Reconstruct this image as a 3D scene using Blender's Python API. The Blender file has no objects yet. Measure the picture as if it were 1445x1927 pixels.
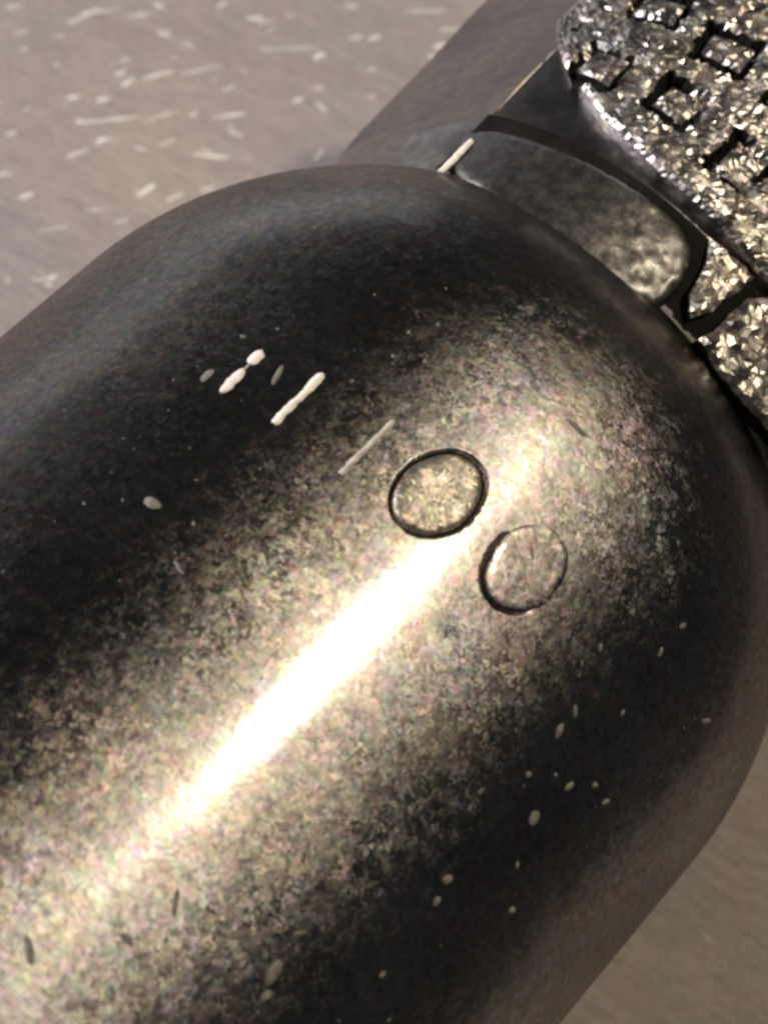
import bpy, bmesh, math, random
import numpy as np
from mathutils import Vector, Matrix, noise as mnoise
from mathutils.geometry import delaunay_2d_cdt

random.seed(7)
R = 0.02                      # barrel radius in metres; all sizes below are multiples of it
scene = bpy.context.scene
COL = scene.collection

# ------------------------------------------------------------------ camera
AZ, EL, DIST, TX, TY, FOV = 0.6602448, 0.8767382, 6.2849224, -0.106736, 0.21838, 0.295045
FW = Vector((-math.sin(AZ) * math.cos(EL), math.cos(AZ) * math.cos(EL), -math.sin(EL)))
RT = Vector((math.cos(AZ), math.sin(AZ), 0.0))
UP = RT.cross(FW)
CAM = Vector((TX, TY, 1.0)) - FW * DIST
cam_data = bpy.data.cameras.new('camera')
cam = bpy.data.objects.new('camera', cam_data)
COL.objects.link(cam)
cam.matrix_world = Matrix((
    (RT.x, UP.x, -FW.x, CAM.x * R),
    (RT.y, UP.y, -FW.y, CAM.y * R),
    (RT.z, UP.z, -FW.z, CAM.z * R),
    (0, 0, 0, 1)))
cam_data.sensor_fit = 'HORIZONTAL'
cam_data.angle = FOV
cam_data.clip_start = 0.005
cam_data.clip_end = 20
cam_data.dof.use_dof = True
cam_data.dof.focus_distance = 5.55 * R
cam_data.dof.aperture_fstop = 130.0
scene.camera = cam

# ------------------------------------------------------------------ world, lamps, exposure
world = bpy.data.worlds.new('World')
scene.world = world
world.use_nodes = True
bg = world.node_tree.nodes['Background']
bg.inputs['Color'].default_value = (0.96, 0.97, 1.0, 1)
bg.inputs['Strength'].default_value = 0.034

def area_lamp(name, pos, target, size, power, color, shape='DISK', size_y=None):
    d = bpy.data.lights.new(name, 'AREA')
    d.shape = shape
    d.size = size * R
    if size_y:
        d.size_y = size_y * R
    d.energy = power
    d.color = color
    o = bpy.data.objects.new(name, d)
    COL.objects.link(o)
    o.location = Vector(pos) * R
    o.rotation_euler = (Vector(target) - Vector(pos)).to_track_quat('-Z', 'Y').to_euler()
    return o

# warm lamp up to the right, whose streak runs along the barrel
area_lamp('key_lamp', (17.8, 15.7, 28.8), (0.5, -0.3, 1.8), 1.8, 3.1, (1.0, 0.85, 0.62))
# broad soft fill added from the left, its source unseen
area_lamp('fill_lamp', (-24, -13, 17), (0, 0, 0.5), 14, 5.5, (1.0, 0.945, 0.95), 'RECTANGLE', 12)
# unseen low lamp added for the pale reflection along the barrel's far flank
area_lamp('low_fill_lamp', (-28, 22, 6.0), (0, 0, 1), 30, 0.30, (0.97, 0.96, 0.97), 'RECTANGLE', 11)

scene.view_settings.view_transform = 'Standard'
scene.view_settings.look = 'None'
scene.view_settings.gamma = 1.0
scene.view_settings.exposure = 0.0
scene.view_settings.use_curve_mapping = False
scene.cycles.filter_width = 3.0
scene.cycles.sample_clamp_indirect = 4.0

# ------------------------------------------------------------------ placing helpers (photo pixel -> point on a real surface)
PW, PH = 1445.0, 1927.0
FOC = PW / 2 / math.tan(FOV / 2)

def ray(x, y):
    return (FW + RT * ((x - PW / 2) / FOC) - UP * ((y - PH / 2) / FOC)).normalized()

def on_cyl(x, y, rad=1.0):
    """(s along the axis, angle round it) where the pixel's ray meets a coaxial cylinder"""
    d = ray(x, y)
    ox, oz = CAM.x, CAM.z - 1.0
    a = d.x * d.x + d.z * d.z
    b = ox * d.x + oz * d.z
    c = ox * ox + oz * oz - rad * rad
    q = max(b * b - a * c, 0.0)
    t = (-b - math.sqrt(q)) / a
    return CAM.y + d.y * t, math.atan2(ox + d.x * t, oz + d.z * t)

def on_table(x, y):
    d = ray(x, y)
    t = -CAM.z / d.z
    p = CAM + d * t
    return p.x, p.y

def P(s, th, r):
    return Vector((r * math.sin(th), s, 1.0 + r * math.cos(th))) * R

def mesh_obj(name, verts, faces, mat, parent=None, smooth=True):
    me = bpy.data.meshes.new(name)
    me.from_pydata([tuple(v) for v in verts], [], faces)
    me.validate()
    me.update()
    if smooth:
        me.polygons.foreach_set('use_smooth', [True] * len(me.polygons))
    me.materials.append(mat)
    o = bpy.data.objects.new(name, me)
    COL.objects.link(o)
    o.parent = parent
    return o

def sharpen(o, deg=32):
    o.data.set_sharp_from_angle(angle=math.radians(deg))

def fix_normals(o):
    bm = bmesh.new()
    bm.from_mesh(o.data)
    bmesh.ops.recalc_face_normals(bm, faces=bm.faces)
    bm.to_mesh(o.data)
    bm.free()

# ------------------------------------------------------------------ materials
class NT:
    def __init__(self, name):
        self.m = bpy.data.materials.new(name)
        self.m.use_nodes = True
        self.t = self.m.node_tree
        self.b = self.t.nodes['Principled BSDF']
        self.out = self.t.nodes['Material Output']
        tc = self.t.nodes.new('ShaderNodeTexCoord')
        mp = self.t.nodes.new('ShaderNodeMapping')
        mp.inputs['Scale'].default_value = (1 / R, 1 / R, 1 / R)
        self.t.links.new(tc.outputs['Object'], mp.inputs['Vector'])
        self.co = mp.outputs['Vector']

    def n(self, kind, **kw):
        nd = self.t.nodes.new(kind)
        for k, v in kw.items():
            if k in nd.inputs:
                nd.inputs[k].default_value = v
            else:
                setattr(nd, k, v)
        return nd

    def l(self, a, b):
        self.t.links.new(a, b)

    def noise(self, scale, detail=3.0, rough=0.55, vec=None, dist=0.0):
        nd = self.n('ShaderNodeTexNoise', Scale=scale, Detail=detail, Roughness=rough, Distortion=dist)
        self.l(vec or self.co, nd.inputs['Vector'])
        return nd

    def ramp(self, src, stops):
        nd = self.t.nodes.new('ShaderNodeValToRGB')
        el = nd.color_ramp.elements
        while len(el) < len(stops):
            el.new(0.5)
        for e, (p, c) in zip(el, stops):
            e.position = p
            e.color = c if len(c) == 4 else (*c, 1)
        self.l(src, nd.inputs['Fac'])
        return nd.outputs['Color']

    def mix(self, fac, a, b, blend='MIX'):
        nd = self.t.nodes.new('ShaderNodeMix')
        nd.data_type = 'RGBA'
        nd.blend_type = blend
        for v, i in ((fac, 0), (a, 6), (b, 7)):
            if hasattr(v, 'links'):
                self.l(v, nd.inputs[i])
            else:
                nd.inputs[i].default_value = v if i == 0 or len(v) == 4 else (*v, 1)
        return nd.outputs[2]

def blasted_metal(name, base, tint=0.5, rough=(0.27, 0.55), bump=0.35, grain=55.0, blotch=True, core=None, flake=(1.1, 0.12)):
    """bead-blasted gunmetal: fine grain in relief, colour-flecked oxide, worn glossier patches"""
    k = NT(name)
    g1 = k.noise(grain, 3.0, 0.6, dist=0.6)
    g2 = k.noise(grain * 0.42, 2.0, 0.5)
    tintn = k.noise(grain * 0.55, 1.0, 0.5)
    hsv = k.n('ShaderNodeHueSaturation', Saturation=0.55 * tint * 2, Value=1.0, Fac=1.0)
    k.l(tintn.outputs['Color'], hsv.inputs['Color'])
    col = k.mix(tint, (*base, 1), hsv.outputs['Color'], 'OVERLAY')
    speck = k.ramp(g1.outputs['Fac'], [(0.30, (0.74, 0.74, 0.74)), (0.52, (1, 1, 1)), (0.72, (1.4, 1.37, 1.32))])
    col = k.mix(1.0, col, speck, 'MULTIPLY')
    if blotch:
        bl = k.noise(2.6, 3.0, 0.6)
        col = k.mix(1.0, col, k.ramp(bl.outputs['Fac'], [(0.3, (0.7, 0.7, 0.72)), (0.7, (1.15, 1.12, 1.08))]), 'MULTIPLY')
        tm = k.noise(4.5, 3.0, 0.6, dist=1.0)     # faint temper colours
        col = k.mix(1.0, col, k.ramp(tm.outputs['Fac'], [(0.30, (0.97, 0.95, 1.05)), (0.45, (1.0, 1.0, 1.0)), (0.56, (1.04, 1.0, 0.94)), (0.70, (1.07, 0.94, 1.0))]), 'MULTIPLY')
    k.l(col, k.b.inputs['Base Color'])
    k.b.inputs['Metallic'].default_value = 1.0
    rr = k.n('ShaderNodeMapRange')
    rr.inputs['From Min'].default_value = 0.3
    rr.inputs['From Max'].default_value = 0.7
    rr.inputs['To Min'].default_value = rough[0]
    rr.inputs['To Max'].default_value = rough[1]
    k.l(g2.outputs['Fac'], rr.inputs['Value'])
    k.l(rr.outputs['Result'], k.b.inputs['Roughness'])
    # flakes: each grain of the blasted skin leans its own way
    wob = k.mix(0.035, k.co, k.noise(grain * 0.8, 1.0).outputs['Color'], 'LINEAR_LIGHT')
    vor = k.n('ShaderNodeTexVoronoi', Scale=grain * flake[0])
    k.l(wob, vor.inputs['Vector'])
    va = k.n('ShaderNodeVectorMath', operation='SUBTRACT')
    k.l(vor.outputs['Color'], va.inputs[0])
    va.inputs[1].default_value = (0.5, 0.5, 0.5)
    vs_ = k.n('ShaderNodeVectorMath', operation='SCALE')
    k.l(va.outputs[0], vs_.inputs[0])
    sm = k.noise(3.2, 4.0, 0.65, dist=0.8)
    smr = k.n('ShaderNodeMapRange')
    for nm, v in (('From Min', 0.34), ('From Max', 0.66), ('To Min', flake[1] * 0.35), ('To Max', flake[1] * 1.3)):
        smr.inputs[nm].default_value = v
    k.l(sm.outputs['Fac'], smr.inputs['Value'])
    k.l(smr.outputs['Result'], vs_.inputs['Scale'])
    geo = k.n('ShaderNodeNewGeometry')
    vadd = k.n('ShaderNodeVectorMath', operation='ADD')
    k.l(geo.outputs['Normal'], vadd.inputs[0])
    k.l(vs_.outputs[0], vadd.inputs[1])
    vn = k.n('ShaderNodeVectorMath', operation='NORMALIZE')
    k.l(vadd.outputs[0], vn.inputs[0])
    bmp = k.n('ShaderNodeBump', Strength=bump, Distance=0.006 * R)
    k.l(vn.outputs[0], bmp.inputs['Normal'])
    k.l(g1.outputs['Fac'], bmp.inputs['Height'])
    bm2 = k.n('ShaderNodeBump', Strength=bump * 0.8, Distance=0.012 * R)
    k.l(g2.outputs['Fac'], bm2.inputs['Height'])
    k.l(bmp.outputs['Normal'], bm2.inputs['Normal'])
    k.l(bm2.outputs['Normal'], k.b.inputs['Normal'])
    if core:                                    # polished high spots: a tighter lobe over the blasted one
        b2 = k.n('ShaderNodeBsdfPrincipled', Metallic=1.0, Roughness=core[1])
        k.l(col, b2.inputs['Base Color'])
        bm3 = k.n('ShaderNodeBump', Strength=bump * 0.35, Distance=0.006 * R)
        k.l(g1.outputs['Fac'], bm3.inputs['Height'])
        k.l(bm3.outputs['Normal'], b2.inputs['Normal'])
        mx = k.n('ShaderNodeMixShader')
        mx.inputs[0].default_value = core[0]
        gl = k.n('ShaderNodeBsdfAnisotropic')
        gl.distribution = 'BECKMANN'               # blasted satin: a hazy lobe that dies off quickly
        k.l(col, gl.inputs['Color'])
        k.l(rr.outputs['Result'], gl.inputs['Roughness'])
        k.l(bm2.outputs['Normal'], gl.inputs['Normal'])
        k.l(gl.outputs[0], mx.inputs[1])
        k.l(b2.outputs[0], mx.inputs[2])
        k.l(mx.outputs[0], k.out.inputs['Surface'])
    return k.m

M_BARREL = blasted_metal('blasted_gunmetal', (0.262, 0.256, 0.258), 0.5, (0.425, 0.475), 0.13, 68.0, True, (0.25, 0.165), (1.0, 0.185))
M_NECK = blasted_metal('smooth_gunmetal', (0.26, 0.248, 0.258), 0.06, (0.30, 0.36), 0.03, 30.0, flake=(1.0, 0.02))
M_PAD = blasted_metal('worn_pad_metal', (0.18, 0.176, 0.174), 0.2, (0.36, 0.5), 0.10, 60.0, False, None, (0.8, 0.07))
M_PIN = blasted_metal('pin_metal', (0.40, 0.37, 0.32), 0.4, (0.42, 0.56), 0.35, 60.0, False, None, (0.7, 0.3))
M_ROUGH = blasted_metal('cast_glitter_metal', (0.48, 0.465, 0.445), 0.3, (0.22, 0.55), 0.35, 60.0)

def plain(name, col, rough=0.6, metal=0.0, var=0.25, scale=20.0, spec=0.5):
    k = NT(name)
    nz = k.noise(scale, 3.0)
    c = k.ramp(nz.outputs['Fac'], [(0.3, tuple(v * (1 - var) for v in col)), (0.7, tuple(min(v * (1 + var), 1) for v in col))])
    k.l(c, k.b.inputs['Base Color'])
    k.b.inputs['Roughness'].default_value = rough
    k.b.inputs['Metallic'].default_value = metal
    k.b.inputs['Specular IOR Level'].default_value = spec
    return k.m

M_GAP_SHADE = plain('gap_shade', (0.012, 0.010, 0.010), 0.85, spec=0.1)  # near-black colour standing in for shade in gaps and pockets
M_RECESS_SHADE = plain('recess_shade', (0.009, 0.008, 0.008), 0.8, var=0.5, scale=14, spec=0.12)  # near-black colour standing in for shade in the neck recess
M_MARK = plain('white_mark', (0.88, 0.85, 0.78), 0.45, var=0.12, scale=40)  # pale colours of the raised index lines
M_MARK_PINK = plain('pinkish_mark', (0.90, 0.80, 0.77), 0.4, var=0.1, scale=40)
M_MARK_GREY = plain('grey_mark', (0.55, 0.51, 0.47), 0.5, var=0.3, scale=50)
M_DUST = plain('pale_dust', (0.20, 0.19, 0.17), 0.75, var=0.5, scale=40)
M_FLECK = plain('pale_fleck', (0.88, 0.82, 0.74), 0.3, var=0.35, scale=12)  # near-white colour stands in for glints off the table's streaks

def table_material():
    k = NT('brown_grey_tabletop')
    mp = k.n('ShaderNodeMapping')
    mp.inputs['Rotation'].default_value = (0, 0, -0.75)
    mp.inputs['Scale'].default_value = (2.2, 9.0, 1)
    k.l(k.co, mp.inputs['Vector'])
    grain = k.noise(1.3, 4.0, 0.6, mp.outputs['Vector'], 0.4)
    cloud = k.noise(1.1, 3.0, 0.5)
    fine = k.noise(38.0, 2.0, 0.5)
    ms = k.n('ShaderNodeMapping')
    ms.inputs['Rotation'].default_value = (0, 0, -AZ - 0.1)
    ms.inputs['Scale'].default_value = (5.5, 24.0, 1)
    k.l(k.co, ms.inputs['Vector'])
    streak = k.noise(1.6, 3.0, 0.6, ms.outputs['Vector'], 0.7)
    c = k.ramp(grain.outputs['Fac'], [(0.25, (0.295, 0.262, 0.252)), (0.55, (0.332, 0.298, 0.288)), (0.8, (0.37, 0.333, 0.318))])
    c = k.mix(1.0, c, k.ramp(cloud.outputs['Fac'], [(0.3, (0.86, 0.87, 0.9)), (0.7, (1.06, 1.04, 1.0))]), 'MULTIPLY')
    c = k.mix(1.0, c, k.ramp(fine.outputs['Fac'], [(0.25, (0.86, 0.86, 0.86)), (0.6, (1.03, 1.03, 1.03))]), 'MULTIPLY')
    c = k.mix(1.0, c, k.ramp(streak.outputs['Fac'], [(0.28, (0.84, 0.84, 0.85)), (0.5, (1.0, 1.0, 1.0)), (0.66, (1.08, 1.07, 1.05)), (0.78, (1.35, 1.3, 1.22))]), 'MULTIPLY')
    k.l(c, k.b.inputs['Base Color'])
    k.b.inputs['Roughness'].default_value = 0.5
    bmp = k.n('ShaderNodeBump', Strength=0.12, Distance=0.01 * R)
    k.l(grain.outputs['Fac'], bmp.inputs['Height'])
    k.l(bmp.outputs['Normal'], k.b.inputs['Normal'])
    return k.m

M_TABLE = table_material()

# ------------------------------------------------------------------ setting: the tabletop
def build_table():
    h, t = 30.0, 1.6
    bm = bmesh.new()
    bmesh.ops.create_cube(bm, size=1.0)
    bmesh.ops.scale(bm, verts=bm.verts, vec=(2 * h * R, 2 * h * R, t * R))
    bmesh.ops.translate(bm, verts=bm.verts, vec=(-27.6 * R, 0, -t * R / 2))   # unseen edge placed close by so the barrel's right flank reflects darkness
    bmesh.ops.bevel(bm, geom=bm.edges[:], offset=0.12 * R, segments=2, affect='EDGES')
    me = bpy.data.meshes.new('tabletop')
    bm.to_mesh(me)
    bm.free()
    me.materials.append(M_TABLE)
    o = bpy.data.objects.new('tabletop', me)
    COL.objects.link(o)
    o['kind'] = 'structure'
    o['label'] = 'brown grey tabletop with pale flecks and streaks'
    return o

table = build_table()

def sliver(verts, faces, cx, cy, dx, dy, wid, hgt, z0=0.0005, taper=0.35, n=6):
    """a thin raised fleck lying along (dx, dy), half-length included, pointed at both ends"""
    L = math.hypot(dx, dy)
    ux, uy = dx / L, dy / L
    vx, vy = -uy, ux
    b = len(verts)
    bend = random.uniform(-0.25, 0.25) * wid * 2
    for i in range(n + 1):
        t = i / n * 2 - 1
        w = wid * (taper + (1 - taper) * math.sqrt(max(0, 1 - t * t))) * random.uniform(0.7, 1.25)
        if i in (0, n):
            w *= 0.3
        px, py = cx + ux * L * t + vx * bend * t * t, cy + uy * L * t + vy * bend * t * t
        verts.append(Vector((px + vx * w, py + vy * w, z0)) * R)
        verts.append(Vector((px, py, z0 + hgt)) * R)
        verts.append(Vector((px - vx * w, py - vy * w, z0)) * R)
    for i in range(n):
        a = b + 3 * i
        faces.append((a, a + 3, a + 4, a + 1))
        faces.append((a + 1, a + 4, a + 5, a + 2))

# centre x, y, half length px, half width px, slope (degrees up to the right)
FLECKS = [
    (160, 28, 34, 5, 28), (262, 27, 24, 5, 8), (418, 8, 10, 5, 30), (660, 10, 14, 5, -6), (668, 70, 14, 5, 10),
    (705, 70, 12, 6, 18), (140, 40, 12, 4, 22), (600, 105, 12, 9, 35), (138, 183, 13, 6, 10), (195, 187, 13, 7, 5),
    (240, 155, 15, 6, 38), (298, 140, 34, 6, 14), (380, 130, 44, 4, 12), (430, 166, 14, 4, 25), (205, 225, 60, 5, 6),
    (155, 228, 14, 6, -8), (300, 218, 36, 4, 18), (365, 215, 8, 6, 20), (430, 217, 34, 6, 6), (445, 250, 16, 5, -28),
    (400, 294, 34, 7, -4), (375, 290, 12, 5, -8), (22, 250, 11, 7, 20), (195, 262, 13, 7, 15), (145, 288, 24, 4, 20),
    (10, 327, 14, 5, 4), (50, 368, 14, 7, 20), (275, 358, 22, 8, 35), (180, 395, 20, 3, 0), (330, 370, 18, 5, 24),
    (390, 355, 14, 5, 10), (600, 165, 12, 5, 8), (560, 187, 12, 6, 20), (605, 200, 14, 4, -38), (600, 292, 16, 4, 52),
    (830, 85, 16, 6, 14), (822, 105, 16, 7, 4), (845, 55, 20, 4, 4), (800, 20, 40, 3, 2), (85, 525, 20, 3, 6),
    (100, 520, 14, 3, 24), (92, 536, 8, 4, 0), (15, 528, 6, 5, 60), (500, 40, 16, 3, 10), (510, 55, 12, 3, 35),
    (545, 90, 60, 3, 2), (30, 10, 20, 4, 14), (700, 130, 6, 4, 0), (310, 60, 12, 3, 10), (190, 20, 40, 3, 6),
    (100, 430, 30, 3, 10), (230, 415, 14, 4, 10), (40, 60, 14, 3, 20), (470, 330, 6, 3, 20), (700, 180, 8, 4, 10),
]
fv, ff = [], []
for (x, y, hl, hw, deg) in FLECKS:
    a = math.radians(deg)
    x0, y0 = on_table(x, y)
    x1, y1 = on_table(x + hl * math.cos(a), y - hl * math.sin(a))
    scale = 1.0 / 760.0
    sliver(fv, ff, x0, y0, x1 - x0, y1 - y0, hw * scale * 0.9, hw * scale * 0.45)
rnd = random.Random(3)
for i in range(1500):
    near = i < 1220
    x, y = (rnd.uniform(-4.2, -1.0), rnd.uniform(-1.2, 4.5)) if near else (rnd.uniform(-14, 14), rnd.uniform(-14, 14))
    if abs(x) < 0.9 or (0 < x < 3 and -3 < y < 4):
        continue
    if mnoise.noise(Vector((x * 1.3, y * 1.3, 0))) < -0.05 and near:
        continue
    a = AZ + rnd.gauss(0.12, 0.45)
    k = rnd.random() ** 2.2
    L = 0.004 + 0.03 * k
    sliver(fv, ff, x, y, math.cos(a) * L, math.sin(a) * L, rnd.uniform(0.0016, 0.0042) + 0.002 * k, rnd.uniform(0.0006, 0.0018))
flecks = mesh_obj('pale_flecks', fv, ff, M_FLECK, table)
flecks['kind'] = 'stuff'

# ------------------------------------------------------------------ the tool
tool = bpy.data.objects.new('metal_tool', None)
tool.empty_display_size = 0.01
COL.objects.link(tool)
tool['label'] = 'dark gunmetal cylindrical tool with domed shoulder and knurled neck lying on the tabletop'
tool['category'] = 'tool'

def outline(pts, rad=1.0):
    """traced outline -> centre (s, theta) and radius as a function of direction, in barrel surface units"""
    q = [on_cyl(x, y, rad) for x, y in pts]
    cs = sum(a for a, b in q) / len(q)
    ct = sum(b for a, b in q) / len(q)
    pol = sorted((math.atan2((b - ct) * rad, a - cs), math.hypot((b - ct) * rad, a - cs)) for a, b in q)
    ang = np.array([p[0] for p in pol])
    rr = np.array([p[1] for p in pol])
    ang = np.concatenate([ang - 2 * math.pi, ang, ang + 2 * math.pi])
    rr = np.concatenate([rr, rr, rr])
    g = np.linspace(-math.pi, math.pi, 361)[:-1]
    sp = np.fft.rfft(np.interp(g, ang, rr))
    sp[5:] = 0                                       # keep the low harmonics: a clean hand-filed oval
    fine = np.fft.irfft(sp, 360)
    gg = np.concatenate([g - 2 * math.pi, g, g + 2 * math.pi])
    ff_ = np.concatenate([fine, fine, fine])
    return cs, ct, (lambda f: np.interp(f, gg, ff_))

PIN_A = [(735, 937), (743, 908), (762, 883), (795, 860), (833, 849), (870, 851), (899, 870), (914, 899), (909, 932),
         (895, 966), (866, 991), (828, 1008), (787, 1005), (758, 995), (740, 972)]
pinA = outline(PIN_A)
pinB = (*on_cyl(987, 1070), pinA[2])
_sb, _tb = on_cyl(893, 1090)
SIDE_B = math.atan2(_tb - pinB[1], _sb - pinB[0])
GROOVE = 0.0055      # width of the gap round a pin

def gap_depth(S, T):
    """recess of the barrel skin at (S, T): pockets the pins sit in"""
    d = np.zeros_like(S)
    for (cs, ct, fr), deep, side in ((pinA, 0.030, None), (pinB, 0.008, SIDE_B)):
        ds, dt = S - cs, (T - ct)
        rho = np.hypot(ds, dt)
        edge = fr(np.arctan2(dt, ds))
        f = np.clip((edge - rho) / 0.0035 + 0.5, 0, 1)
        if side is not None:                      # the second plug is ground flush on its right
            f = f * np.clip((-0.1 + 1.2 * np.cos(np.arctan2(dt, ds) - side)) / 0.5, 0, 1)
        d = np.maximum(d, f * deep)
    return d

def nonuniform(lo, hi, coarse, spans):
    v = lo
    out = [lo]
    while v < hi:
        st = coarse
        for a, b, fine in spans:
            if a - 1e-9 <= v < b:
                st = fine
            elif v < a and v + st > a:
                st = a - v + 1e-9
        v += st
        out.append(min(v, hi))
    return np.array(out)

S_J, R_J = 0.60, 0.80          # where the dome runs into the neck
def build_barrel():
    s_cyl = nonuniform(-4.2, 0.0, 0.06, [(-0.45, -0.05, 0.0042)])
    dome = np.array([math.sin(a) for a in np.linspace(0, math.asin(S_J), 34)[1:]])
    s_all = np.concatenate([s_cyl, dome])
    deg = math.radians
    th = nonuniform(-math.pi, math.pi, deg(2.0), [(deg(15), deg(48), 0.0042)])[:-1]
    S, T = np.meshgrid(s_all, th, indexing='ij')
    rad = np.where(S <= 0, 1.0, np.sqrt(np.clip(1 - S * S, 0, 1)))
    rad = rad - gap_depth(S, T)
    ns, nt = S.shape
    X, Y, Z = rad * np.sin(T) * R, S * R, (1 + rad * np.cos(T)) * R
    verts = list(zip(X.ravel(), Y.ravel(), Z.ravel()))
    faces = []
    for i in range(ns - 1):
        for j in range(nt):
            k = (j + 1) % nt
            faces.append((i * nt + j, i * nt + k, (i + 1) * nt + k, (i + 1) * nt + j))
    faces.append(tuple(range(nt)))                 # the far end, out of the picture
    o = mesh_obj('barrel', verts, faces, M_BARREL, tool)
    fix_normals(o)
    return o

barrel = build_barrel()

def build_pin(o_fn, proud, name='pin', tilt=0.0, label=None, mat=None, side=None):
    """a slightly domed oval plug following the barrel's curve, its rim rounded, in its recess"""
    cs, ct, fr = o_fn
    gw = GROOVE if side is None else GROOVE * 0.5
    verts, faces = [], []
    rings = [(0.0, 0.0), (0.25, 0.0), (0.5, 0.0), (0.7, 0.0), (0.84, 0.001), (0.93, 0.003), (0.975, 0.007), (1.0, 0.013), (1.0, 0.04)]
    na = 72
    verts.append(P(cs, ct, 1 + proud))
    for q, drop0 in rings[1:]:
        for i in range(na):
            f = -math.pi + 2 * math.pi * i / na
            w = 1.0 if side is None else max(-0.25, min(1.0, -0.1 + 1.3 * math.cos(f - side)))
            e = (float(fr(f)) - gw * w) * q
            drop = drop0 * max(w, 0.2)
            s, t = cs + e * math.cos(f), ct + e * math.sin(f)
            wob = 0.0016 * mnoise.noise(Vector((s * 30, t * 30, cs)))
            verts.append(P(s, t, 1 + proud - drop + wob * (q < 1) + tilt * e * math.sin(f)))
    for i in range(na):
        faces.append((0, 1 + i, 1 + (i + 1) % na))
    for k in range(len(rings) - 2):
        a, b = 1 + k * na, 1 + (k + 1) * na
        for i in range(na):
            j = (i + 1) % na
            faces.append((a + i, b + i, b + j, a + j))
    o = mesh_obj(name, verts, faces, mat or M_PIN, barrel)
    fix_normals(o)
    # dark ring laid in the gap to stand for its shade
    gv, gf = [], []
    for i in range(na):
        f = -math.pi + 2 * math.pi * i / na
        e = float(fr(f))
        w = 1.0 if side is None else max(-0.25, min(1.0, -0.1 + 1.3 * math.cos(f - side)))
        w = max(w, 0.02)
        for q in (e - gw * w * 1.15, e - 0.001 * w):
            gv.append(P(cs + q * math.cos(f), ct + q * math.sin(f), 1 - (0.013 if side is None else 0.0055)))
    for i in range(na):
        a, b = 2 * i, 2 * ((i + 1) % na)
        gf.append((a, a + 1, b + 1, b))
    mesh_obj('gap_shade_ring', gv, gf, M_GAP_SHADE, o)
    if label:
        o['label'] = label
    return o

build_pin(pinA, 0.004, label='oval plug ringed by a dark gap')
build_pin(pinB, 0.0015, mat=M_BARREL, side=SIDE_B, label='oval plug with only its left rim showing dark')

def build_mark(pts, mat, half_w, beads, rad=1.0, parent=None, lift=0.004, wmin=0.82):
    """a thin inlaid index line made of short pale beads"""
    (x0, y0), (x1, y1) = pts
    s0, t0 = on_cyl(x0, y0, rad)
    s1, t1 = on_cyl(x1, y1, rad)
    verts, faces = [], []
    n = 48
    prof = [(-1.0, 0.0), (-0.6, 0.7), (0.0, 1.0), (0.6, 0.7), (1.0, 0.0)]
    for i in range(n + 1):
        u = i / n
        w = wmin
        for c, hl, ww in beads:
            d = abs(u - c) / hl
            if d < 1:
                w = max(w, ww * (1 - d ** 4) ** 0.5)
        if u < 0.02 or u > 0.98:
            w *= 0.5
        w *= half_w * (1 + 0.07 * mnoise.noise(Vector((u * 14, x0 * 0.1, 0))))
        s, t = s0 + (s1 - s0) * u, t0 + (t1 - t0) * u
        side = 0.25 * half_w * mnoise.noise(Vector((u * 9, 3.0, y0 * 0.1)))
        for a, h in prof:
            verts.append(P(s, t + (a * w + side) / rad, rad - 0.002 + (lift + 0.002) * h))
    m = len(prof)
    for i in range(n):
        for j in range(m - 1):
            a = i * m + j
            faces.append((a, a + 1, a + m + 1, a + m))
    o = mesh_obj('index_mark', verts, faces, mat, parent)
    fix_normals(o)
    return o

o = build_mark([(414, 740), (494, 660)], M_MARK_PINK, 0.0135, [(0.30, 0.26, 1.05), (0.10, 0.08, 0.7), (0.84, 0.15, 1.15)], parent=barrel, wmin=0.1)
o['label'] = 'pinkish white index line with a gap near its upper end'
o = build_mark([(514, 797), (608, 704)], M_MARK, 0.0115, [(0.1, 0.12, 1.0), (0.34, 0.12, 1.0), (0.52, 0.08, 0.85), (0.82, 0.2, 1.1)], parent=barrel)
o['label'] = 'white index line broken into beads'
o = build_mark([(639, 893), (742, 792)], M_MARK_GREY, 0.0085, [(0.05, 0.08, 1.1), (0.32, 0.16, 0.95), (0.62, 0.1, 1.0), (0.9, 0.12, 0.9)], parent=barrel)
o['label'] = 'thin grey index line nearest the oval plug'

# dust, lint and scratches sitting on the barrel: uncountable, one part
def blob(verts, faces, s, t, hs, ht, hgt, rad=1.0, rot=0.0):
    b = len(verts)
    na = 14
    ca, sa = math.cos(rot), math.sin(rot)
    verts.append(P(s, t, rad + hgt))
    for q, h in ((0.6, 0.75), (1.0, -0.1)):
        for i in range(na):
            f = 2 * math.pi * i / na
            k = q * (1 + 0.35 * mnoise.noise(Vector((math.cos(f) * 1.2 + s * 37, math.sin(f) * 1.2, t * 29))))
            a, c = hs * k * math.cos(f), ht * k * math.sin(f)
            verts.append(P(s + a * ca - c * sa, t + (a * sa + c * ca) / rad, rad + hgt * h))
    for i in range(na):
        j = (i + 1) % na
        faces.append((b, b + 1 + i, b + 1 + j))
        faces.append((b + 1 + i, b + 1 + na + i, b + 1 + na + j, b + 1 + j))

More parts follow.
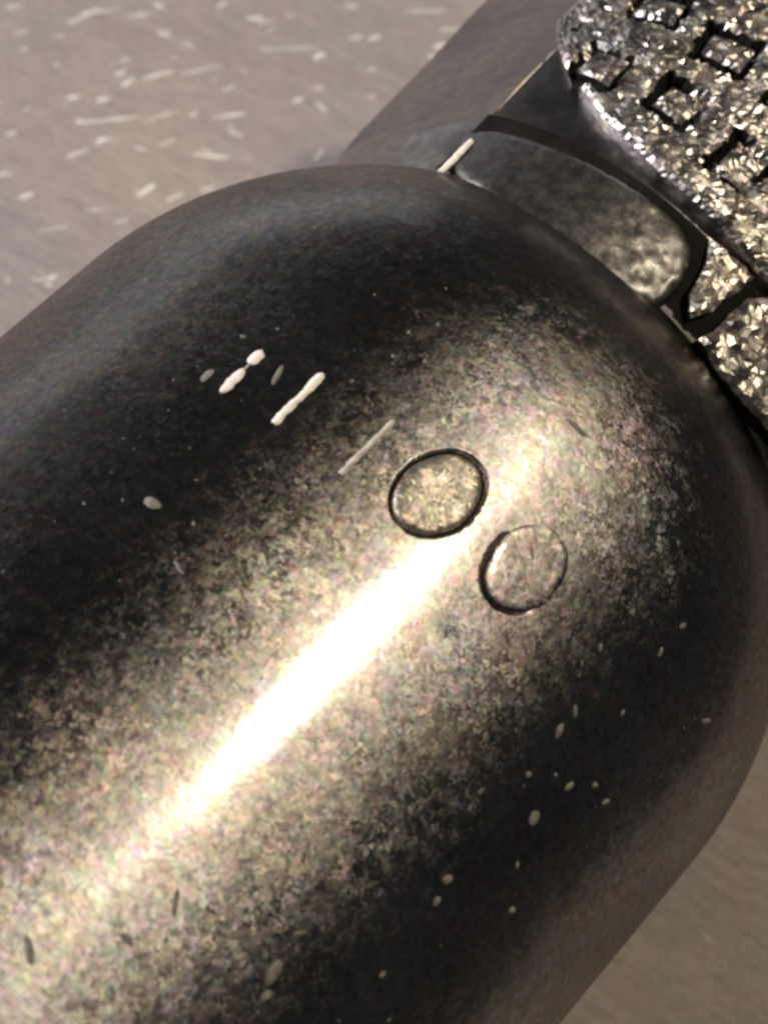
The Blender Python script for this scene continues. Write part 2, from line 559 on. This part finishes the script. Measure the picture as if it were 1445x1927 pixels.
SPECKS = [  # x, y, half length px, half width px, screen slope deg
    (286, 946, 22, 13, -35), (457, 633, 8, 6, 0), (1005, 1540, 20, 16, 60), (1082, 1338, 17, 6, 86), (1053, 1374, 18, 9, 70),
    (1130, 1218, 12, 6, 85), (1243, 1228, 12, 6, 70), (1172, 1342, 8, 5, 60), (1072, 1480, 13, 8, 40), (1120, 1478, 7, 6, 0),
    (1140, 1510, 10, 6, 20), (995, 1458, 8, 7, 0), (842, 1655, 13, 9, 10), (822, 1697, 12, 8, 45), (964, 1714, 8, 8, 0),
    (720, 1835, 9, 7, 30), (1026, 1132, 8, 8, 0), (42, 1485, 10, 9, 0), (137, 1366, 8, 6, 30), (390, 705, 22, 9, 45),
    (522, 706, 26, 7, 62), (1328, 1358, 10, 7, 0), (1105, 1070, 26, 5, 44), (336, 1068, 20, 5, -56), (523, 994, 12, 7, 20),
    (515, 1830, 38, 14, 62), (500, 1875, 16, 10, 30), (330, 1700, 40, 6, 82), (455, 1760, 30, 7, 15), (55, 1790, 44, 9, -80),
    (240, 1770, 24, 8, -40), (360, 1195, 14, 5, -60), (1285, 1178, 8, 6, 30), (905, 1490, 9, 4, 60), (885, 1520, 8, 4, 60),
    (565, 1757, 18, 6, 10), (770, 625, 5, 5, 0), (740, 670, 5, 5, 0), (825, 610, 5, 5, 0), (800, 680, 5, 4, 0),
    (1085, 805, 34, 8, -40), (1000, 1040, 5, 18, 0), (1200, 900, 6, 5, 0), (640, 855, 9, 5, 20), (560, 905, 10, 4, -60),
]
dv, df = [], []
for (x, y, hl, hw, deg) in SPECKS:
    s, t = on_cyl(x, y)
    a = math.radians(deg)
    s1, t1 = on_cyl(x + hl * math.cos(a), y - hl * math.sin(a))
    rad = 1.0 if s <= 0 else math.sqrt(max(1 - s * s, 0.2))
    if s > 0:
        s, t = on_cyl(x, y, rad)
    L = math.hypot(s1 - s, t1 - t)
    L = min(max(L, 0.004), 0.06)
    blob(dv, df, s, t, L * 0.78, hw / 790.0 * 0.78, min(hw, 8) / 790.0 * 0.4, rad if s > 0 else 1.0, math.atan2(t1 - t, s1 - s))
rnd = random.Random(11)
for i in range(260):
    s, t = rnd.uniform(-2.6, 0.2), rnd.uniform(-0.5, 1.6)
    rad = 1.0 if s <= 0 else math.sqrt(1 - s * s)
    z = rnd.uniform(0.001, 0.0027) * (1.6 if rnd.random() < 0.08 else 1)
    blob(dv, df, s, t, z * rnd.uniform(1, 2.4), z, z * 0.5, rad, rnd.uniform(0, 3.1))
dust = mesh_obj('dust_specks', dv, df, M_DUST, barrel)
dust['kind'] = 'stuff'

# ------------------------------------------------------------------ neck: a turned, slightly flared sleeve
def neck_radius(s):
    return float(np.interp(s, [0.4, 0.66, 0.95, 1.25, 1.45, 2.6], [0.80, 0.795, 0.825, 0.845, 0.865, 0.91]))

GAP_S, GAP_W = 0.826, 0.018
def seam_open(t):
    return max(0.0, min(1.0, (t + math.radians(21)) / math.radians(3)))

CREASE = -18.5
def build_neck():
    prof = [(0.50, 0.80), (0.56, 0.806), (0.60, 0.802), (0.64, 0.797)]
    for s in np.linspace(0.68, GAP_S - GAP_W, 7):
        prof.append((s, neck_radius(s)))
    prof += [(GAP_S - GAP_W + 0.003, neck_radius(GAP_S) - 0.006), (GAP_S - GAP_W + 0.005, 0.755), (GAP_S + GAP_W - 0.005, 0.755),
             (GAP_S + GAP_W - 0.003, neck_radius(GAP_S) - 0.006)]
    for s in np.linspace(GAP_S + GAP_W, 2.6, 40):
        prof.append((s, neck_radius(s)))
    prof += [(2.62, 0.88), (2.62, 0.2)]
    ths = sorted([-180 + 2 * j for j in range(180)] + [CREASE - 0.4, CREASE + 0.25, CREASE + 1.2, -23.5, -22.5, -21.5])
    nt = len(ths)
    verts, faces = [], []
    for s, r in prof:
        for td in ths:
            t = math.radians(td)
            if abs(s - GAP_S) < GAP_W - 0.001:          # the seam runs out at its left end
                k = seam_open(t)
                r = neck_radius(s) * (1 - k) + r * k
            w = max(0.0, min(1.0, (s - 0.74) / 0.16))
            w = w * w * (3 - 2 * w)
            if -62.5 < td < CREASE + 0.3 and w > 0:       # flat filed along the left flank, ending in a crisp edge
                flat = 0.933 * neck_radius(s) / math.cos(t + math.radians(40))
                r2 = r * (1 - w) + flat * w
            else:
                r2 = r
            verts.append(P(s, t, r2))
    for i in range(len(prof) - 1):
        for j in range(nt):
            k = (j + 1) % nt
            faces.append((i * nt + j, i * nt + k, (i + 1) * nt + k, (i + 1) * nt + j))
    o = mesh_obj('neck', verts, faces, M_NECK, tool)
    fix_normals(o)
    sharpen(o, 14)
    return o

neck = build_neck()
gv, gf = [], []
for j in range(180):
    for s in (GAP_S - GAP_W + 0.006, GAP_S + GAP_W - 0.006):
        t = (2 * math.pi * j / 180 + math.pi) % (2 * math.pi) - math.pi
        gv.append(P(s, t, 0.762))
for j in range(180):
    a, b = 2 * j, 2 * ((j + 1) % 180)
    gf.append((a, b, b + 1, a + 1))
mesh_obj('seam', gv, gf, M_GAP_SHADE, neck)  # dark strip painting the shade inside the seam

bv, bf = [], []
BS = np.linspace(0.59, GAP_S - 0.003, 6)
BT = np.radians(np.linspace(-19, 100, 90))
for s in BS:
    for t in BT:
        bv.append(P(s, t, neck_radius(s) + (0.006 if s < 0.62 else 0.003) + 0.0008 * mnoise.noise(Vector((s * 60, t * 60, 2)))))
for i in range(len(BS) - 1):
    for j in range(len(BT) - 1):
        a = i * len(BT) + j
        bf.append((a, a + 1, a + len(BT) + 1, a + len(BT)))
fix_normals(mesh_obj('shade_band', bv, bf, M_RECESS_SHADE, neck))  # dark sheet painting the shade of the recess round the button

def in_poly(p, poly):
    x, y = p
    c = False
    for i in range(len(poly)):
        x0, y0 = poly[i]
        x1, y1 = poly[i - 1]
        if (y0 > y) != (y1 > y) and x < (x1 - x0) * (y - y0) / (y1 - y0) + x0:
            c = not c
    return c

def seg_dist(p, poly):
    px, py = p
    best = 9.0
    for i in range(len(poly)):
        ax, ay = poly[i - 1]
        bx, by = poly[i]
        dx, dy = bx - ax, by - ay
        L = dx * dx + dy * dy
        t = 0 if L == 0 else max(0, min(1, ((px - ax) * dx + (py - ay) * dy) / L))
        best = min(best, math.hypot(px - ax - dx * t, py - ay - dy * t))
    return best

def resample(poly, step):
    out = []
    for i in range(len(poly)):
        a, b = poly[i], poly[(i + 1) % len(poly)]
        n = max(1, int(math.hypot(b[0] - a[0], b[1] - a[1]) / step))
        for k in range(n):
            out.append((a[0] + (b[0] - a[0]) * k / n, a[1] + (b[1] - a[1]) * k / n))
    return out

def chaikin(poly, n=1):
    for _ in range(n):
        q = []
        for i in range(len(poly)):
            a, b = poly[i], poly[(i + 1) % len(poly)]
            q.append((a[0] * .75 + b[0] * .25, a[1] * .75 + b[1] * .25))
            q.append((a[0] * .25 + b[0] * .75, a[1] * .25 + b[1] * .75))
        poly = q
    return poly

def relief_pad(name, poly, ref, r_base, r_top, cell, amp, mat, parent, bevel=0.02, freq=45.0, smooth=True, jitter=0.35, amp_fn=None, wall_mat=None, top_fn=None):
    """a raised pad on the sleeve: poly is in (s, theta*ref); its top follows the sleeve's curve, edge rounded, skin pebbled"""
    rim = resample(poly, cell)
    pts = [Vector(p) for p in rim]
    nb = len(pts)
    xs, ys = [p[0] for p in poly], [p[1] for p in poly]
    rn = random.Random(name + str(round(xs[0], 3)))
    y = min(ys)
    row = 0
    while y < max(ys):
        x = min(xs) + (row % 2) * cell * 0.5
        while x < max(xs):
            q = (x + rn.uniform(-jitter, jitter) * cell, y + rn.uniform(-jitter, jitter) * cell)
            if in_poly(q, poly) and seg_dist(q, poly) > cell * 0.45:
                pts.append(Vector(q))
            x += cell
        y += cell * 0.87
        row += 1
    edges = [(i, (i + 1) % nb) for i in range(nb)]
    vo, eo, fo, *_ = delaunay_2d_cdt(pts, edges, [list(range(nb))], 2, 1e-7)
    verts = []
    for v in vo:
        d = seg_dist(v, poly)
        k = min(d / bevel, 1.0)
        drop = (1 - math.sqrt(max(0.0, 1 - (1 - k) ** 2))) * bevel * 0.7
        A = amp if amp_fn is None else amp * amp_fn(v[0], v[1] / ref)
        h = A * (mnoise.noise(Vector((v[0] * freq, v[1] * freq, 1.7))) + 0.7 * mnoise.noise(Vector((v[0] * freq * 2.3, v[1] * freq * 2.3, 5.1)))
                 + rn.uniform(-0.35, 0.35))
        if top_fn:
            h += top_fn(v[0], v[1] / ref)
        verts.append(P(v[0], v[1] / ref, r_top - drop + h))
    faces = [tuple(f) for f in fo]
    n0 = len(verts)
    for p in rim:                                    # side wall down to the sleeve
        verts.append(P(p[0], p[1] / ref, r_base))
    key = {}
    for i, v in enumerate(vo):
        key[(round(v[0], 5), round(v[1], 5))] = i
    for i in range(nb):
        j = (i + 1) % nb
        a = key.get((round(rim[i][0], 5), round(rim[i][1], 5)))
        b = key.get((round(rim[j][0], 5), round(rim[j][1], 5)))
        if a is not None and b is not None:
            faces.append((a, b, n0 + j, n0 + i))
    o = mesh_obj(name, verts, faces, mat, parent, smooth)
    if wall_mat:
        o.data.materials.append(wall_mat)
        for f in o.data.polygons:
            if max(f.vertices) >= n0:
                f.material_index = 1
    fix_normals(o)
    if smooth:
        sharpen(o, 50)
    return o

def px_poly(pts, rad, ref):
    q = [on_cyl(x, y, rad) for x, y in pts]
    return [(s, t * ref) for s, t in q]

# long pill-shaped pad across the neck
PILL = [(838, 292), (846, 250), (874, 217), (908, 215), (994, 243), (1085, 284), (1171, 330), (1246, 379), (1295, 424), (1311, 470),
        (1298, 520), (1268, 560), (1232, 580), (1180, 556), (1090, 508), (1012, 452), (950, 402), (898, 352), (858, 322)]
pill = relief_pad('button', chaikin(px_poly(PILL, 0.83, 0.83), 1), 0.83, 0.77, 0.83, 0.013, 0.0016, M_PAD, neck, bevel=0.035, freq=30,
                  amp_fn=lambda s, t: 0.15 + 2.6 * max(0.0, min(1.0, (t - 0.1) / 0.3)),
                  top_fn=lambda s, t: -0.024 * max(0.0, min(1.0, (0.05 - t) / 0.4)))
o = build_mark([(828, 323), (887, 262)], M_MARK, 0.0105, [(0.5, 0.52, 1.0)], 0.817, pill, 0.004)
# bright worn lugs beyond the button
LUG_A = [(1338, 447), (1363, 463), (1395, 492), (1422, 521), (1405, 537), (1373, 560), (1340, 585), (1302, 596), (1299, 552), (1317, 521), (1331, 493)]
LUG_B = [(1318, 636), (1345, 622), (1377, 588), (1405, 562), (1450, 556), (1520, 600), (1560, 690), (1540, 800), (1490, 850),
         (1445, 806), (1401, 760), (1377, 732), (1349, 697), (1334, 662)]
relief_pad('lug', px_poly(LUG_A, 0.83, 0.83), 0.83, 0.77, 0.835, 0.013, 0.006, M_ROUGH, neck, bevel=0.014, freq=38, smooth=False, wall_mat=M_RECESS_SHADE)  # side walls coloured dark as if shaded
relief_pad('lug', px_poly(LUG_B, 0.83, 0.83), 0.83, 0.77, 0.840, 0.014, 0.007, M_ROUGH, neck, bevel=0.02, freq=34, smooth=False, wall_mat=M_RECESS_SHADE)
# ------------------------------------------------------------------ knurled plate wrapped over the neck
RK = 0.868
plate_edge_t = np.radians([-20, -17, -12, -6, 1, 13, 31, 60, 100])
plate_edge_s = np.array([1.14, 1.075, 1.00, 0.945, 0.893, 0.848, 0.842, 0.842, 0.842])
T0, T1 = math.radians(-20), math.radians(100)
# square pockets: centres traced, the lattice then carried on
c1, c2, c3 = [Vector(on_cyl(x, y, RK)) for x, y in ((1367, 98), (1262, 196), (1383, 309))]
ax, ci = c1 - c2, c3 - c2
ax.y = 0.02
ci.x = ci.x * 0.4
POCK = []
for i in range(-1, 8):
    for j in range(-1, 8):
        c = c2 + ax * i + ci * j
        sm = float(np.interp(c.y, plate_edge_t, plate_edge_s))
        if c.x - 0.04 < sm or c.x > 2.4 or c.y > T1 - 0.12 or c.y < T0 + 0.10:
            continue
        rn = random.Random(i * 31 + j)
        c = c + Vector((rn.uniform(-.014, .014), rn.uniform(-.016, .016)))
        POCK.append((c.x, c.y, rn.uniform(0.044, 0.062), rn.uniform(0.046, 0.064), rn.uniform(-0.2, 0.2)))

def pocket_local(s, t, p):
    ds, dt = s - p[0], (t - p[1]) * RK
    ca, sa = math.cos(p[4]), math.sin(p[4])
    return ds * ca + dt * sa, -ds * sa + dt * ca

def build_plate():
    smax = 2.5
    vs = list(np.arange(0, 0.75, 0.0105)) + list(np.arange(0.75, 1.6, 0.03))
    ts = list(np.arange(T0, math.radians(62), 0.0122)) + list(np.arange(math.radians(62), T1 + 0.01, 0.04))
    rn = random.Random(5)
    nv, nt = len(vs), len(ts)
    verts, faces, low = [], [], []
    for i, v in enumerate(vs):
        for j, t0 in enumerate(ts):
            inner = 0 < i < nv - 1 and 0 < j < nt - 1
            t = t0 + (rn.uniform(-.0042, .0042) if inner else 0)
            s = float(np.interp(t, plate_edge_t, plate_edge_s)) + v + (rn.uniform(-.0036, .0036) if inner else 0)
            h = 0.0042 * (mnoise.noise(Vector((s * 52, t * 46, 0.3))) + 0.8 * mnoise.noise(Vector((s * 80, t * 72, 3.3)))) + rn.uniform(-.0026, .0026)
            h += 0.007 * mnoise.noise(Vector((s * 11, t * 10, 8.3)))
            e = min(v, (t - T0) * RK, 0.02) / 0.02
            h -= 0.012 * (1 - e) ** 2
            for p in POCK:
                if abs(s - p[0]) > 0.12 or abs(t - p[1]) > 0.14:
                    continue
                a, b = pocket_local(s, t, p)
                q = max(abs(a) / (p[2] + 0.012), abs(b) / (p[3] + 0.012))
                q += 0.16 * mnoise.noise(Vector((s * 28, t * 26, 4.4)))
                open_ = max(0.45, min(1.0, 0.9 + 1.6 * mnoise.noise(Vector((s * 9, t * 9, 6.1)))))
                if q < 1.0:
                    h -= 0.040 * open_ * min(1.0, (1 - q) / 0.08)
            low.append(h < -0.02)
            verts.append(P(s, t, neck_radius(s) + 0.046 + h))
    for i in range(nv - 1):
        for j in range(nt - 1):
            a = i * nt + j
            faces.append((a, a + 1, a + nt + 1))
            faces.append((a, a + nt + 1, a + nt))
    # walls down to the sleeve along the two visible edges and the far ones
    ring = [j for j in range(nt)] + [i * nt + nt - 1 for i in range(1, nv)] + [(nv - 1) * nt + j for j in range(nt - 2, -1, -1)] + [i * nt for i in range(nv - 2, 0, -1)]
    n0 = len(verts)
    for k in ring:
        c = Vector(verts[k]) / R
        rad = math.hypot(c.x, c.z - 1)
        f = (neck_radius(c.y) - 0.006) / rad
        verts.append(Vector((c.x * f, c.y, 1 + (c.z - 1) * f)) * R)
    m = len(ring)
    for k in range(m):
        faces.append((ring[k], ring[(k + 1) % m], n0 + (k + 1) % m, n0 + k))
    o = mesh_obj('knurled_plate', verts, faces, M_ROUGH, tool, smooth=False)
    o.data.materials.append(M_GAP_SHADE)                   # shade in the pockets, painted on their low and steep faces
    nl = len(low)
    for f in o.data.polygons:
        if all(i < nl for i in f.vertices) and sum(low[i] for i in f.vertices) >= 1:
            f.material_index = 1
    fix_normals(o)
    return o

plate = build_plate()
for p in POCK:
    near = p[0] < 1.75 and p[1] < math.radians(62)
    poly = []
    rn = random.Random(int(p[0] * 1000))
    hs, ht = p[2] - rn.uniform(0.003, 0.010), p[3] - rn.uniform(0.003, 0.010)
    os_, ot = rn.uniform(-.013, .013), rn.uniform(-.013, .013)
    ca, sa = math.cos(p[4]), math.sin(p[4])
    for a, b in ((-1, -1), (1, -1), (1, 1), (-1, 1)):
        u, w = os_ + a * hs * rn.uniform(.86, 1.06), ot + b * ht * rn.uniform(.86, 1.06)
        poly.append((p[0] + u * ca - w * sa, (p[1] * RK + u * sa + w * ca)))
    relief_pad('pad', poly, RK, neck_radius(p[0]), neck_radius(p[0]) + 0.046 + rn.uniform(-.008, .003), 0.0105 if near else 0.03, 0.0060, M_ROUGH, plate, bevel=0.012, freq=44, smooth=False, wall_mat=M_GAP_SHADE)  # pad side walls painted dark for the shade between blocks
